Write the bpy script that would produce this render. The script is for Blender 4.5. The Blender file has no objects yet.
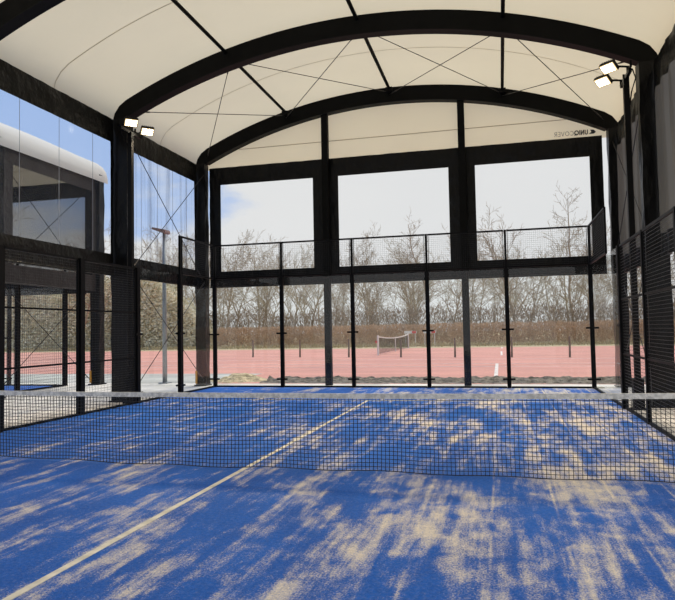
import bpy, math, random
from mathutils import Vector, Matrix, noise as mnoise
D = bpy.data
SC = bpy.context.scene
COL = SC.collection
PI = math.pi

# ------------------------------------------------------------------ materials
def new_mat(name):
    m = D.materials.new(name); m.use_nodes = True
    nt = m.node_tree; nt.nodes.clear()
    return m, nt, nt.nodes, nt.links

def principled(name, col, rough=.6, metal=0., noise=0., nscale=8., bump=0., bscale=20., col2=None, spec=.5, stretch=(1, 1, 1)):
    m, nt, N, L = new_mat(name)
    out = N.new('ShaderNodeOutputMaterial'); b = N.new('ShaderNodeBsdfPrincipled')
    L.new(b.outputs[0], out.inputs[0])
    b.inputs['Roughness'].default_value = rough; b.inputs['Metallic'].default_value = metal
    b.inputs['Specular IOR Level'].default_value = spec
    tc = N.new('ShaderNodeTexCoord'); mp = N.new('ShaderNodeMapping'); mp.inputs['Scale'].default_value = stretch
    L.new(tc.outputs['Object'], mp.inputs[0])
    if noise or col2:
        n = N.new('ShaderNodeTexNoise'); n.inputs['Scale'].default_value = nscale; n.inputs['Detail'].default_value = 5
        L.new(mp.outputs[0], n.inputs['Vector'])
        r = N.new('ShaderNodeValToRGB')
        c2 = col2 or tuple(c * (1 - noise) for c in col)
        r.color_ramp.elements[0].position = .38; r.color_ramp.elements[1].position = .62
        r.color_ramp.elements[0].color = (*c2, 1); r.color_ramp.elements[1].color = (*col, 1)
        L.new(n.outputs[0], r.inputs[0]); L.new(r.outputs[0], b.inputs['Base Color'])
    else:
        b.inputs['Base Color'].default_value = (*col, 1)
    if bump:
        n = N.new('ShaderNodeTexNoise'); n.inputs['Scale'].default_value = bscale; n.inputs['Detail'].default_value = 4
        L.new(mp.outputs[0], n.inputs['Vector'])
        bp = N.new('ShaderNodeBump'); bp.inputs['Strength'].default_value = bump; bp.inputs['Distance'].default_value = .05
        L.new(n.outputs[0], bp.inputs['Height']); L.new(bp.outputs[0], b.inputs['Normal'])
    return m

def turf_mat(name):
    m, nt, N, L = new_mat(name)
    out = N.new('ShaderNodeOutputMaterial'); b = N.new('ShaderNodeBsdfPrincipled'); L.new(b.outputs[0], out.inputs[0])
    b.inputs['Roughness'].default_value = .85; b.inputs['Specular IOR Level'].default_value = .25
    geo = N.new('ShaderNodeNewGeometry')
    def noise(sc, detail, rough=.5, dist=0., off=0.):
        mp = N.new('ShaderNodeMapping'); mp.inputs['Scale'].default_value = sc; mp.inputs['Location'].default_value = (off, off, 0)
        L.new(geo.outputs['Position'], mp.inputs[0])
        n = N.new('ShaderNodeTexNoise'); n.inputs['Scale'].default_value = 1; n.inputs['Detail'].default_value = detail
        n.inputs['Roughness'].default_value = rough; n.inputs['Distortion'].default_value = dist
        L.new(mp.outputs[0], n.inputs['Vector']); return n.outputs[0]
    def math_(op, a, bb, clamp=False):
        x = N.new('ShaderNodeMath'); x.operation = op; x.use_clamp = clamp
        for i, v in enumerate((a, bb)):
            if isinstance(v, (int, float)): x.inputs[i].default_value = v
            else: L.new(v, x.inputs[i])
        return x.outputs[0]
    big = noise((1.5, .5, 1), 4, .55, .35, 3.3)
    streak = noise((7.5, .75, 1), 5, .62, .15, 1.7)
    cross = noise((4.5, 3.6, 1), 5, .62, .5, 9.1)
    grain = noise((75, 60, 1), 3, .75)
    s = math_('ADD', math_('MULTIPLY', big, .36), math_('MULTIPLY', streak, .30))
    s = math_('ADD', s, math_('MULTIPLY', cross, .22))
    s = math_('ADD', s, math_('MULTIPLY', grain, .27))
    sx = N.new('ShaderNodeSeparateXYZ'); L.new(geo.outputs['Position'], sx.inputs[0])
    s = math_('ADD', s, math_('MULTIPLY', sx.outputs[0], .007))
    # roll joints of the carpet, one every 0.52 m, sand lies along them
    fr = math_('FRACT', math_('DIVIDE', math_('ADD', sx.outputs[0], 19.91), .52), 0)
    dist = math_('ABSOLUTE', math_('SUBTRACT', fr, .5), 0)
    jw = noise((.35, .8, 1), 3, .6, 0, 5.)
    joint = math_('MULTIPLY', math_('SUBTRACT', 1, math_('DIVIDE', dist, .035), True), math_('MULTIPLY', math_('SUBTRACT', jw, .41), 3.5, True), True)
    side = math_('ADD', .25, math_('MULTIPLY', math_('SUBTRACT', sx.outputs[0], 1.9), .8, True), True)
    joint = math_('MULTIPLY', joint, math_('MULTIPLY', side, side))
    s = math_('ADD', s, math_('MULTIPLY', joint, .06))
    r = N.new('ShaderNodeMapRange'); r.inputs['From Min'].default_value = .56; r.inputs['From Max'].default_value = .70
    r.interpolation_type = 'SMOOTHSTEP'
    L.new(s, r.inputs[0])
    f = math_('MULTIPLY', r.outputs[0], .88)
    blue = N.new('ShaderNodeMixRGB'); blue.inputs[1].default_value = (.003, .058, .31, 1); blue.inputs[2].default_value = (.006, .155, .66, 1)
    L.new(noise((1.1, .6, 1), 4, .6, 0, 6), blue.inputs[0])
    d2 = math_('ABSOLUTE', math_('SUBTRACT', fr, .555), 0)
    groove = math_('MULTIPLY', math_('SUBTRACT', 1, math_('DIVIDE', d2, .03), True), math_('MULTIPLY', math_('SUBTRACT', jw, .41), 3.5, True), True)
    f = math_('ADD', f, math_('MULTIPLY', joint, math_('MULTIPLY', grain, .75)), True)
    f = math_('MULTIPLY', f, math_('SUBTRACT', 1, math_('MULTIPLY', math_('MULTIPLY', groove, side), .75)))
    sprinkle = math_('MULTIPLY', math_('SUBTRACT', noise((38, 30, 1), 4, .8, 0, 4), .48, True), .4)
    f = math_('MAXIMUM', f, sprinkle)
    mx = N.new('ShaderNodeMixRGB'); mx.inputs[2].default_value = (.88, .78, .61, 1)
    L.new(f, mx.inputs[0]); L.new(blue.outputs[0], mx.inputs[1])
    grit = math_('ADD', .45, math_('MULTIPLY', noise((28, 24, 1), 5, .85, 0, 8), 1.1))
    mg = N.new('ShaderNodeVectorMath'); mg.operation = 'SCALE'; L.new(mx.outputs[0], mg.inputs[0]); L.new(grit, mg.inputs['Scale'])
    L.new(mg.outputs[0], b.inputs['Base Color'])
    bp = N.new('ShaderNodeBump'); bp.inputs['Strength'].default_value = .5; bp.inputs['Distance'].default_value = .02
    L.new(math_('ADD', grain, math_('MULTIPLY', joint, -1.2)), bp.inputs['Height']); L.new(bp.outputs[0], b.inputs['Normal'])
    return m

def membrane_mat(name, dcol, tcol, mix):
    m, nt, N, L = new_mat(name)
    out = N.new('ShaderNodeOutputMaterial'); d = N.new('ShaderNodeBsdfDiffuse'); t = N.new('ShaderNodeBsdfTranslucent')
    x = N.new('ShaderNodeMixShader'); x.inputs[0].default_value = mix
    tc = N.new('ShaderNodeTexCoord'); n = N.new('ShaderNodeTexNoise'); n.inputs['Scale'].default_value = 1.3; n.inputs['Detail'].default_value = 3
    L.new(tc.outputs['Object'], n.inputs['Vector'])
    r = N.new('ShaderNodeMixRGB'); r.inputs[1].default_value = (*[c * .93 for c in tcol], 1); r.inputs[2].default_value = (*tcol, 1)
    L.new(n.outputs[0], r.inputs[0]); L.new(r.outputs[0], t.inputs[0])
    d.inputs[0].default_value = (*dcol, 1)
    bp = N.new('ShaderNodeBump'); bp.inputs['Strength'].default_value = .25; bp.inputs['Distance'].default_value = .15
    L.new(n.outputs[0], bp.inputs['Height']); L.new(bp.outputs[0], d.inputs['Normal'])
    L.new(d.outputs[0], x.inputs[1]); L.new(t.outputs[0], x.inputs[2]); L.new(x.outputs[0], out.inputs[0])
    return m

def clear_mat(name, tint, haze=.03, gloss=.06, hcol=(.8, .8, .8), rough=.02, folds=0., fres=.5):
    """clear sheet: mostly see-through, a little milky, a fresnel sheen"""
    m, nt, N, L = new_mat(name)
    out = N.new('ShaderNodeOutputMaterial')
    tr = N.new('ShaderNodeBsdfTransparent'); tr.inputs[0].default_value = (*tint, 1)
    df = N.new('ShaderNodeBsdfTranslucent'); df.inputs[0].default_value = (*hcol, 1)
    gl = N.new('ShaderNodeBsdfGlossy'); gl.inputs['Roughness'].default_value = rough
    a = N.new('ShaderNodeMixShader'); a.inputs[0].default_value = haze
    if folds:
        tc = N.new('ShaderNodeTexCoord'); mp = N.new('ShaderNodeMapping'); mp.inputs['Scale'].default_value = (5, 5, .25)
        L.new(tc.outputs['Object'], mp.inputs[0])
        n = N.new('ShaderNodeTexNoise'); n.inputs['Scale'].default_value = 1; n.inputs['Detail'].default_value = 2
        L.new(mp.outputs[0], n.inputs['Vector'])
        r = N.new('ShaderNodeMapRange'); r.inputs['From Min'].default_value = .5; r.inputs['From Max'].default_value = .75
        r.inputs['To Min'].default_value = haze; r.inputs['To Max'].default_value = haze + folds
        L.new(n.outputs[0], r.inputs[0]); L.new(r.outputs[0], a.inputs[0])
    L.new(tr.outputs[0], a.inputs[1]); L.new(df.outputs[0], a.inputs[2])
    # sheen of a thin pane (both faces), the same from either side
    ge = N.new('ShaderNodeNewGeometry'); dt = N.new('ShaderNodeVectorMath'); dt.operation = 'DOT_PRODUCT'
    L.new(ge.outputs['Incoming'], dt.inputs[0]); L.new(ge.outputs['Normal'], dt.inputs[1])
    def mth(op, a_, b_=0.):
        x = N.new('ShaderNodeMath'); x.operation = op; x.use_clamp = True if op in ('SUBTRACT', 'MULTIPLY_ADD') else False
        for q, v in enumerate((a_, b_)):
            if isinstance(v, (int, float)): x.inputs[q].default_value = v
            else: L.new(v, x.inputs[q])
        return x.outputs[0]
    c_ = mth('ABSOLUTE', dt.outputs['Value'])
    p_ = mth('POWER', mth('SUBTRACT', 1., c_), 5.)
    r1 = mth('ADD', mth('MULTIPLY', p_, .96), .04)
    r2_ = mth('DIVIDE', mth('MULTIPLY', r1, 2.), mth('ADD', r1, 1.))
    mu = N.new('ShaderNodeMath'); mu.operation = 'MULTIPLY_ADD'; mu.inputs[1].default_value = fres; mu.inputs[2].default_value = gloss
    mu.use_clamp = True
    L.new(r2_, mu.inputs[0])
    b = N.new('ShaderNodeMixShader'); L.new(mu.outputs[0], b.inputs[0])
    L.new(a.outputs[0], b.inputs[1]); L.new(gl.outputs[0], b.inputs[2]); L.new(b.outputs[0], out.inputs[0])
    return m

def gauze_mat(name, col, open_=.5, trans=.5, tcol=None):
    m, nt, N, L = new_mat(name)
    out = N.new('ShaderNodeOutputMaterial')
    tr = N.new('ShaderNodeBsdfTransparent')
    df = N.new('ShaderNodeBsdfDiffuse'); df.inputs[0].default_value = (*col, 1)
    tl = N.new('ShaderNodeBsdfTranslucent'); tl.inputs[0].default_value = (*(tcol or col), 1)
    a = N.new('ShaderNodeMixShader'); a.inputs[0].default_value = trans
    L.new(df.outputs[0], a.inputs[1]); L.new(tl.outputs[0], a.inputs[2])
    b = N.new('ShaderNodeMixShader'); b.inputs[0].default_value = open_
    L.new(a.outputs[0], b.inputs[1]); L.new(tr.outputs[0], b.inputs[2]); L.new(b.outputs[0], out.inputs[0])
    return m

def emit_mat(name, col, s):
    m, nt, N, L = new_mat(name)
    out = N.new('ShaderNodeOutputMaterial'); e = N.new('ShaderNodeEmission')
    e.inputs[0].default_value = (*col, 1); e.inputs[1].default_value = s; L.new(e.outputs[0], out.inputs[0])
    return m

M = dict(
    turf=turf_mat('blue_sanded_turf'),
    line=principled('court_line', (.80, .76, .64), .8, noise=.25, nscale=7),
    steel=principled('black_steel', (.0045, .0045, .005), .5, spec=.09),
    beam=principled('black_beam', (.0055, .0055, .0052), .55, noise=.3, nscale=3, spec=.06),
    wrap=principled('black_tarpaulin', (.004, .004, .0042), .38, bump=1, bscale=5, stretch=(1, 1, .5), spec=.16),
    band=principled('dull_black_tarpaulin', (.0045, .0045, .0043), .36, bump=1, bscale=5, spec=.16),
    brown_band=principled('brown_black_tarpaulin', (.013, .009, .0078), .6, bump=.6, bscale=7),
    roof=membrane_mat('cream_membrane', (.60, .53, .40), (.80, .685, .475), .56),
    white_roof=membrane_mat('white_membrane', (.86, .86, .83), (.55, .54, .50), .35),
    gable=membrane_mat('gable_membrane', (.78, .72, .54), (.80, .78, .58), .50),
    seam=membrane_mat('membrane_seam', (.45, .39, .29), (.55, .46, .33), .5),
    print=principled('grey_print', (.05, .05, .05), .7),
    print_thin=principled('pale_grey_print', (.16, .15, .14), .7),
    film=clear_mat('clear_film', (.98, .985, .985), .025, .0, rough=.15, fres=.2),
    foldfilm=clear_mat('folded_clear_film', (.97, .975, .98), .02, .0, rough=.15, fres=.25, folds=.45, hcol=(.35, .38, .42)),
    mullion=principled('film_seam', (.25, .27, .3), .6),
    glass=clear_mat('court_glass', (.965, .985, .97), .01, .0, fres=.55),
    grey_curtain=gauze_mat('grey_gauze', (.13, .125, .115), .03, .5, (.12, .115, .105)),
    dark_gauze=gauze_mat('dark_gauze', (.022, .022, .02), .24, .4),
    wire=principled('black_wire', (.012, .012, .013), .45),
    cable=principled('steel_cable', (.03, .027, .027), .4, metal=.6),
    netcord=principled('net_cord', (.01, .011, .013), .7),
    tape=principled('net_tape', (.80, .77, .69), .8, noise=.35, nscale=22, bump=.3, bscale=60),
    concrete=principled('pale_concrete', (.80, .76, .70), .85, noise=.35, nscale=.7, bump=.2, bscale=8),
    slab=principled('grey_slab', (.58, .57, .53), .9, spec=.1, noise=.3, nscale=.5, bump=.1, bscale=6),
    curb=principled('cream_curb', (.74, .70, .60), .85, noise=.15, nscale=4),
    clay=principled('red_court', (.67, .335, .275), .95, spec=.05, col2=(.56, .29, .24), nscale=.6, bump=.2, bscale=3, stretch=(.3, 1, 1)),
    clayline=principled('worn_court_line', (.85, .76, .70), .9, noise=.3, nscale=3),
    soil=principled('dark_soil', (.27, .235, .19), .95, spec=.1, noise=.6, nscale=6, bump=1, bscale=12),
    straw=principled('straw_soil', (.74, .61, .40), .95, spec=.1, noise=.5, nscale=7, bump=1, bscale=14),
    grass=principled('rough_grass', (.42, .36, .21), .95, spec=.1, col2=(.50, .41, .27), nscale=.8, bump=.5, bscale=6),
    beech=principled('russet_leaves', (.64, .45, .29), .95, spec=.1, col2=(.50, .36, .24), nscale=1.2),
    olive=principled('olive_leaves', (.84, .78, .60), .95, spec=.1, col2=(.66, .61, .44), nscale=1.2),
    bark=principled('grey_bark', (.52, .45, .33), .95, spec=.1, noise=.35, nscale=2),
    bark_red=principled('brown_bark', (.42, .335, .235), .95, spec=.1, noise=.35, nscale=2),
    galv=principled('galvanised_steel', (.34, .37, .39), .45, metal=.5, noise=.15, nscale=3),
    rust=principled('reddish_metal', (.25, .12, .09), .6),
    orange=principled('orange_plastic', (.75, .36, .05), .6, noise=.2, nscale=9),
    white=principled('white_paint', (.75, .74, .70), .6, noise=.1, nscale=5),
    red=principled('red_paint', (.6, .1, .08), .6),
    wood=principled('weathered_wood', (.20, .16, .12), .9, noise=.3, nscale=6),
    tnet=gauze_mat('tennis_netting', (.05, .055, .05), .45, 0),
    lamp=emit_mat('floodlight_glow', (1., .74, .38), 1.3),
    lampcore=emit_mat('floodlight_core', (1., .90, .70), 30.),
    chain=gauze_mat('chain_link', (.2, .2, .2), .8, 0),
)

# ------------------------------------------------------------------ mesh helpers
class MB:
    def __init__(s): s.v = []; s.f = []
    def box(s, a, b):
        x0, y0, z0 = a; x1, y1, z1 = b; n = len(s.v)
        s.v += [(x0,y0,z0),(x1,y0,z0),(x1,y1,z0),(x0,y1,z0),(x0,y0,z1),(x1,y0,z1),(x1,y1,z1),(x0,y1,z1)]
        s.f += [tuple(n+i for i in q) for q in ((0,3,2,1),(4,5,6,7),(0,1,5,4),(1,2,6,5),(2,3,7,6),(3,0,4,7))]
        return s
    def tube(s, pts, r, n=6, cap=True, up=None):
        pts = [Vector(p) for p in pts]; R = r if isinstance(r, (list, tuple)) else [r]*len(pts)
        base = len(s.v); prev = up
        for i, p in enumerate(pts):
            d = (pts[min(i+1, len(pts)-1)] - pts[max(i-1, 0)]).normalized()
            ref = Vector((0,0,1)) if abs(d.z) < .9 else Vector((1,0,0))
            a = d.cross(ref).normalized(); b = d.cross(a)
            for k in range(n):
                t = 2*PI*(k+.5)/n
                s.v.append(tuple(p + (a*math.cos(t) + b*math.sin(t))*R[i]))
        for i in range(len(pts)-1):
            for k in range(n):
                s.f.append((base+i*n+k, base+i*n+(k+1)%n, base+(i+1)*n+(k+1)%n, base+(i+1)*n+k))
        if cap:
            s.f.append(tuple(base+k for k in range(n))[::-1]); s.f.append(tuple(base+(len(pts)-1)*n+k for k in range(n)))
        return s
    def prism(s, prof, y0, y1, axis='y'):
        n = len(s.v); k = len(prof)
        for y in (y0, y1):
            for (a, b) in prof:
                s.v.append((a, y, b) if axis == 'y' else (y, a, b) if axis == 'x' else (a, b, y))
        s.f.append(tuple(n+i for i in range(k))); s.f.append(tuple(n+k+i for i in range(k))[::-1])
        for i in range(k): s.f.append((n+i, n+k+i, n+k+(i+1)%k, n+(i+1)%k))
        return s
    def build(s, name, mat, parent=None, origin=(0,0,0), smooth=False):
        me = D.meshes.new(name)
        o_ = Vector(origin)
        me.from_pydata([tuple(Vector(v)-o_) for v in s.v], [], s.f); me.update()
        me.materials.append(mat)
        if smooth: me.polygons.foreach_set('use_smooth', [True]*len(me.polygons))
        ob = D.objects.new(name, me); COL.objects.link(ob)
        if parent is not None: ob.parent = parent
        else: ob.location = origin
        return ob

def tag(o, label=None, cat=None, group=None, kind=None):
    if label: o['label'] = label
    if cat: o['category'] = cat
    if group: o['group'] = group
    if kind: o['kind'] = kind
    return o

class Thing:
    """an Empty at the thing's base; parts are given in world coordinates and stored relative to it"""
    def __init__(s, name, label, cat, loc, group=None):
        s.e = D.objects.new(name, None); COL.objects.link(s.e); s.e.location = loc; s.loc = loc
        s.e.empty_display_size = .2
        tag(s.e, label, cat, group)
    def part(s, name, mb, mat, parent=None, label=None, smooth=False):
        o = mb.build(name, mat, parent or s.e, s.loc, smooth)
        if label: o['label'] = label
        return o

def single(name, mb, mat, label, cat, loc, group=None, kind=None, smooth=False):
    o = mb.build(name, mat, None, loc, smooth)
    return tag(o, label, cat, group, kind)

def struct(name, mb, mat, label=None, smooth=False):
    o = mb.build(name, mat, None, (0,0,0), smooth); tag(o, label, None, None, 'structure'); return o

# ------------------------------------------------------------------ camera
CAM = (2.8199, -6.8689, 1.5263); yaw, pit, rol, F = .24542, .04678, -.01838, 647.3
fw = Vector((-math.sin(yaw)*math.cos(pit), math.cos(yaw)*math.cos(pit), math.sin(pit)))
r_ = Vector((math.cos(yaw), math.sin(yaw), 0)); u_ = r_.cross(fw)
r2 = r_*math.cos(rol) + u_*math.sin(rol); u2 = -r_*math.sin(rol) + u_*math.cos(rol)
cd = D.cameras.new('camera'); cam = D.objects.new('camera', cd); COL.objects.link(cam)
cam.matrix_world = Matrix(((r2.x, u2.x, -fw.x, CAM[0]), (r2.y, u2.y, -fw.y, CAM[1]), (r2.z, u2.z, -fw.z, CAM[2]), (0,0,0,1)))
cd.sensor_fit = 'HORIZONTAL'; cd.sensor_width = 36; cd.lens = 36*F/675; cd.clip_end = 500
SC.camera = cam

# ------------------------------------------------------------------ ground
def grid_sheet(x0, x1, y0, y1, nx, ny, zf):
    m = MB()
    for j in range(ny+1):
        for i in range(nx+1):
            x = x0+(x1-x0)*i/nx; y = y0+(y1-y0)*j/ny; m.v.append((x, y, zf(x, y)))
    for j in range(ny):
        for i in range(nx):
            a = j*(nx+1)+i; m.f.append((a, a+1, a+nx+2, a+nx+1))
    return m
struct('ground', MB().box((-260, -120, -1.0), (260, 45.2, -.06)), M['concrete'])
struct('ground_grass', MB().box((-260, 45.2, -1.0), (260, 260, -.03)), M['grass'])
struct('court_apron', MB().box((-40, -24, -.06), (30, 11.3, -.012)), M['concrete'])
struct('slab_path', MB().box((-40, 11.3, -.06), (-5.7, 15.6, -.01)), M['slab'])
struct('red_clay_court', MB().box((-90, 15.6, -.06), (60, 45.2, -.015)), M['clay'])
struct('red_clay_strip', MB().box((-5.7, 11.3, -.06), (60, 15.6, -.015)), M['clay'])
FX = 5.0
struct('floor', MB().box((-5, -10, -.05), (5, 10, 0)), M['turf'], 'blue artificial turf of the padel court dusted with pale sand')
struct('floor.001', MB().box((-20.3, -10, -.05), (-10.05, 10.2, 0)), M['turf'], 'blue turf of the neighbouring padel court')
struct('trim_1', MB().box((-5.25, 10.13, -.05), (5.25, 10.42, .015)), M['curb'], 'cream concrete edge behind the glass back wall')
struct('trim_2', MB().box((-4.95, 6.925, .0), (4.95, 6.975, .003)).box((-4.95, -6.975, .0), (4.95, -6.925, .003)), M['line'], 'worn white service line across the turf')
struct('trim_3', MB().box((-.028, -6.925, .0), (.028, 6.925, .004)), M['line'], 'white centre line running under the net')
# soil ridge between court and red tennis court
def soil_z(x, y):
    t = (y-11.35)/2.0; h = math.sin(max(0, min(1, t))*PI)
    return -.03 + h*(.10 + .10*mnoise.noise(Vector((x*2.1, y*2.3, 3.1))) + .07*mnoise.noise(Vector((x*6.5, y*6, 8))))
tag(grid_sheet(-4.25, 9.5, 11.35, 13.3, 230, 40, soil_z).build('soil_ridge', M['soil'], smooth=False), 'long low ridge of dark soil between the glass wall and red court', 'soil', None, 'stuff')
def straw_z(x, y):
    r = ((x+5.2)/1.0)**2 + ((y-12.4)/.8)**2
    return -.08 + .30*math.exp(-r*1.6) + .06*mnoise.noise(Vector((x*5, y*5, 1)))
tag(grid_sheet(-6.6, -4.3, 11.5, 13.4, 50, 36, straw_z).build('straw_mound', M['straw']), 'straw coloured mound of dry grass and soil on the end of the soil ridge', 'mound', None, 'stuff')
# worn lines on the red court
m = MB().box((2.58, 13.3, -.015), (2.70, 21.5, -.006)); m.box((2.79, 30, -.015), (2.90, 36, -.008)); m.box((2.83, 42, -.015), (2.95, 45, -.008))
struct('trim_4', m, M['clayline'], 'white line markings on the red tennis court')
m = MB()
for y in (19.5, 21.6, 25.7): m.box((-30, y, -.015), (22, y+.07, -.009))
struct('trim_5', m, M['clayline'], 'faded cross lines on the red tennis court')

# ------------------------------------------------------------------ padel net
random.seed(4)
net = Thing('padel_net', 'black square mesh padel net with a pale grey top tape across the blue court', 'net', (0, 0, 0))
def top_z(x): return .812 + .0012*x*x
def bot_z(x): return .012 + .004*math.sin(x*1.7) + (.02 if x < -1 else 0)*min(1, (-1-x)/2.) + .008*math.sin(x*5.1)
m = MB(); W = 4.9; cell = .043; n = int(2*W/cell)
def net_y(x, z): return .012*math.sin(x*1.3+z*2) + .006*math.sin(x*4.1)
R = .0037
for i in range(n+1):
    x = -W + i*cell
    pts = []
    for k in range(4):
        z = bot_z(x) + (top_z(x)-bot_z(x))*k/3
        pts.append((x + .004*math.sin(k*2+x*3), net_y(x, z), z))
    m.tube(pts, R, 4, False)
rows = 19
for j in range(rows+1):
    t = j/rows; pts = []
    for i in range(0, n+1, 4):
        x = -W + i*cell; z = bot_z(x) + (top_z(x)-bot_z(x))*t
        pts.append((x, net_y(x, z), z))
    m.tube(pts, R if j else .0055, 4, False)
net.part('netting', m, M['netcord'])
m = MB(); k = 80
for i in range(k):
    x0 = -W + 2*W*i/k; x1 = -W + 2*W*(i+1)/k
    z0, z1 = top_z(x0), top_z(x1); n0 = len(m.v)
    for x, z in ((x0, z0), (x1, z1)):
        y = net_y(x, z)
        m.v += [(x, y-.012, z-.028), (x, y+.012, z-.028), (x, y+.012, z+.026), (x, y-.012, z+.026)]
    for a in range(4): m.f.append((n0+a, n0+(a+1)%4, n0+4+(a+1)%4, n0+4+a))
net.part('top_tape', m, M['tape'])
for sx in (-1, 1):
    p = MB().tube([(sx*4.95, 0, -.01), (sx*4.95, 0, .95)], .04, 12)
    pp = net.part('net_post', p, M['steel'])

# ------------------------------------------------------------------ glass and mesh court enclosure
def post(x, y, h, w, d, label, clamps='', dirx=True, foot=True, group='court wall posts'):
    t = Thing('court_post', label, 'post', (x, y, 0), group)
    t.part('upright', MB().box((x-w/2, y-d/2, 0), (x+w/2, y+d/2, min(h, 3.02))), M['steel'])
    if h > 3.5: t.part('upper_bar', MB().box((x-.028, y-.028, 3.02), (x+.028, y+.028, h)), M['steel'])
    if foot: t.part('base_plate', MB().box((x-w/2-.004, y-d/2-.004, 0), (x+w/2+.004, y+d/2+.004, .016)), M['steel'])
    for z in clamps or ():
        if dirx: c = MB().box((x-.15, y-d/2-.022, z), (x+.15, y-d/2, z+.045))
        else: c = MB().box((x-w/2-.015, y-.13, z), (x-w/2+.004, y+.13, z+.045)).box((x+w/2-.004, y-.13, z), (x+w/2+.015, y+.13, z+.045))
        t.part('clamp', c, M['steel'])
    return t
def glass_panel(name, a, b, z0, z1, label, group):
    """pane 12 mm thick between two plan points, standing on a thin black sill"""
    a = Vector(a); b = Vector(b); d = (b-a).normalized(); n = Vector((-d.y, d.x))*.006
    t = Thing(name, label, 'glass panel', ((a.x+b.x)/2, (a.y+b.y)/2, 0), group)
    q = [a+n, b+n, b-n, a-n]
    m = MB(); m.v = [(p.x, p.y, z) for z in (z0, z1) for p in q]
    m.f = [(0,1,5,4), (1,2,6,5), (2,3,7,6), (3,0,4,7), (0,3,2,1), (4,5,6,7)]
    # one see-through sheet (both faces would double the tint)
    m2 = MB(); m2.v = [(p.x, p.y, z) for z in (z0, z1) for p in (a, b)]; m2.f = [(0,1,3,2)]
    pane = t.part('pane', m2, M['glass'])
    s = MB(); n2 = n*4; q = [a+n2, b+n2, b-n2, a-n2]
    s.v = [(p.x, p.y, z) for z in (.0, z0+.012) for p in q]; s.f = m.f
    t.part('sill', s, M['steel'])
    return t
def mesh_panel(a, b, z0, z1, label, group, rails=(), wire=.0022, sx=.05, sz=.05, fr=.02, hw=1.15, bar=.02):
    a = Vector(a); b = Vector(b); d = (b-a); Ln = d.length; d = d.normalized()
    t = Thing('mesh_panel', label, 'mesh panel', ((a.x+b.x)/2, (a.y+b.y)/2, z0), group)
    m = MB(); k = int(Ln/sx)
    for i in range(1, k):
        p = a + d*(Ln*i/k); m.tube([(p.x, p.y, z0), (p.x, p.y, z1)], wire, 4, False)
    k = int((z1-z0)/sz)
    for i in range(1, k):
        z = z0+(z1-z0)*i/k; m.tube([(a.x, a.y, z), (b.x, b.y, z)], wire*hw, 4, False)
    t.part('wire_mesh', m, M['wire'])
    n = Vector((-d.y, d.x))
    def rail(z, r):
        q = [a+n*r, b+n*r, b-n*r, a-n*r]; s = MB()
        s.v = [(p.x, p.y, zz) for zz in (z-r, z+r) for p in q]
        s.f = [(0,1,5,4), (1,2,6,5), (2,3,7,6), (3,0,4,7), (0,3,2,1), (4,5,6,7)]; return s
    t.part('top_rail', rail(z1-fr, fr), M['steel'])
    t.part('bottom_rail', rail(z0+fr, fr), M['steel'])
    for z in rails: t.part('middle_rail', rail(z, fr*.8), M['steel'])
    for p, s_ in ((a, 1), (b, -1)):
        c = p + d*fr*s_
        t.part('side_bar', MB().box((c.x-bar, c.y-bar, z0), (c.x+bar, c.y+bar, z1)), M['steel'])
    return t

ordn = ['first', 'second', 'third', 'fourth', 'fifth', 'sixth']
xs = [-5, -3, -1, 1, 3, 5]
for i, x in enumerate(xs):
    lab = {0: 'black corner post of the glass back wall towards the neighbouring court',
           5: 'black corner post of the glass back wall beside the grey curtained side'}.get(i,
           'black back wall post with glass clamps, %s one along from the neighbouring court corner' % ordn[i-1])
    post(x, 10.04, 4.0, .1, .08, lab, (.2, 1.45), True)
for i in range(5):
    glass_panel('glass_panel', (xs[i]+.06, 10.035), (xs[i+1]-.06, 10.035), .03, 3.0,
                'clear glass panel of the back wall, %s from the neighbouring court corner' % ordn[i], 'back wall glass panels')
    mesh_panel((xs[i]+.036, 10.035), (xs[i+1]-.036, 10.035), 3.025, 4.0,
               'wire mesh panel on top of the back wall, %s from the neighbouring court corner' % ordn[i], 'mesh panels above the back wall',
               wire=.0015, fr=.02, bar=.007)
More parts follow.
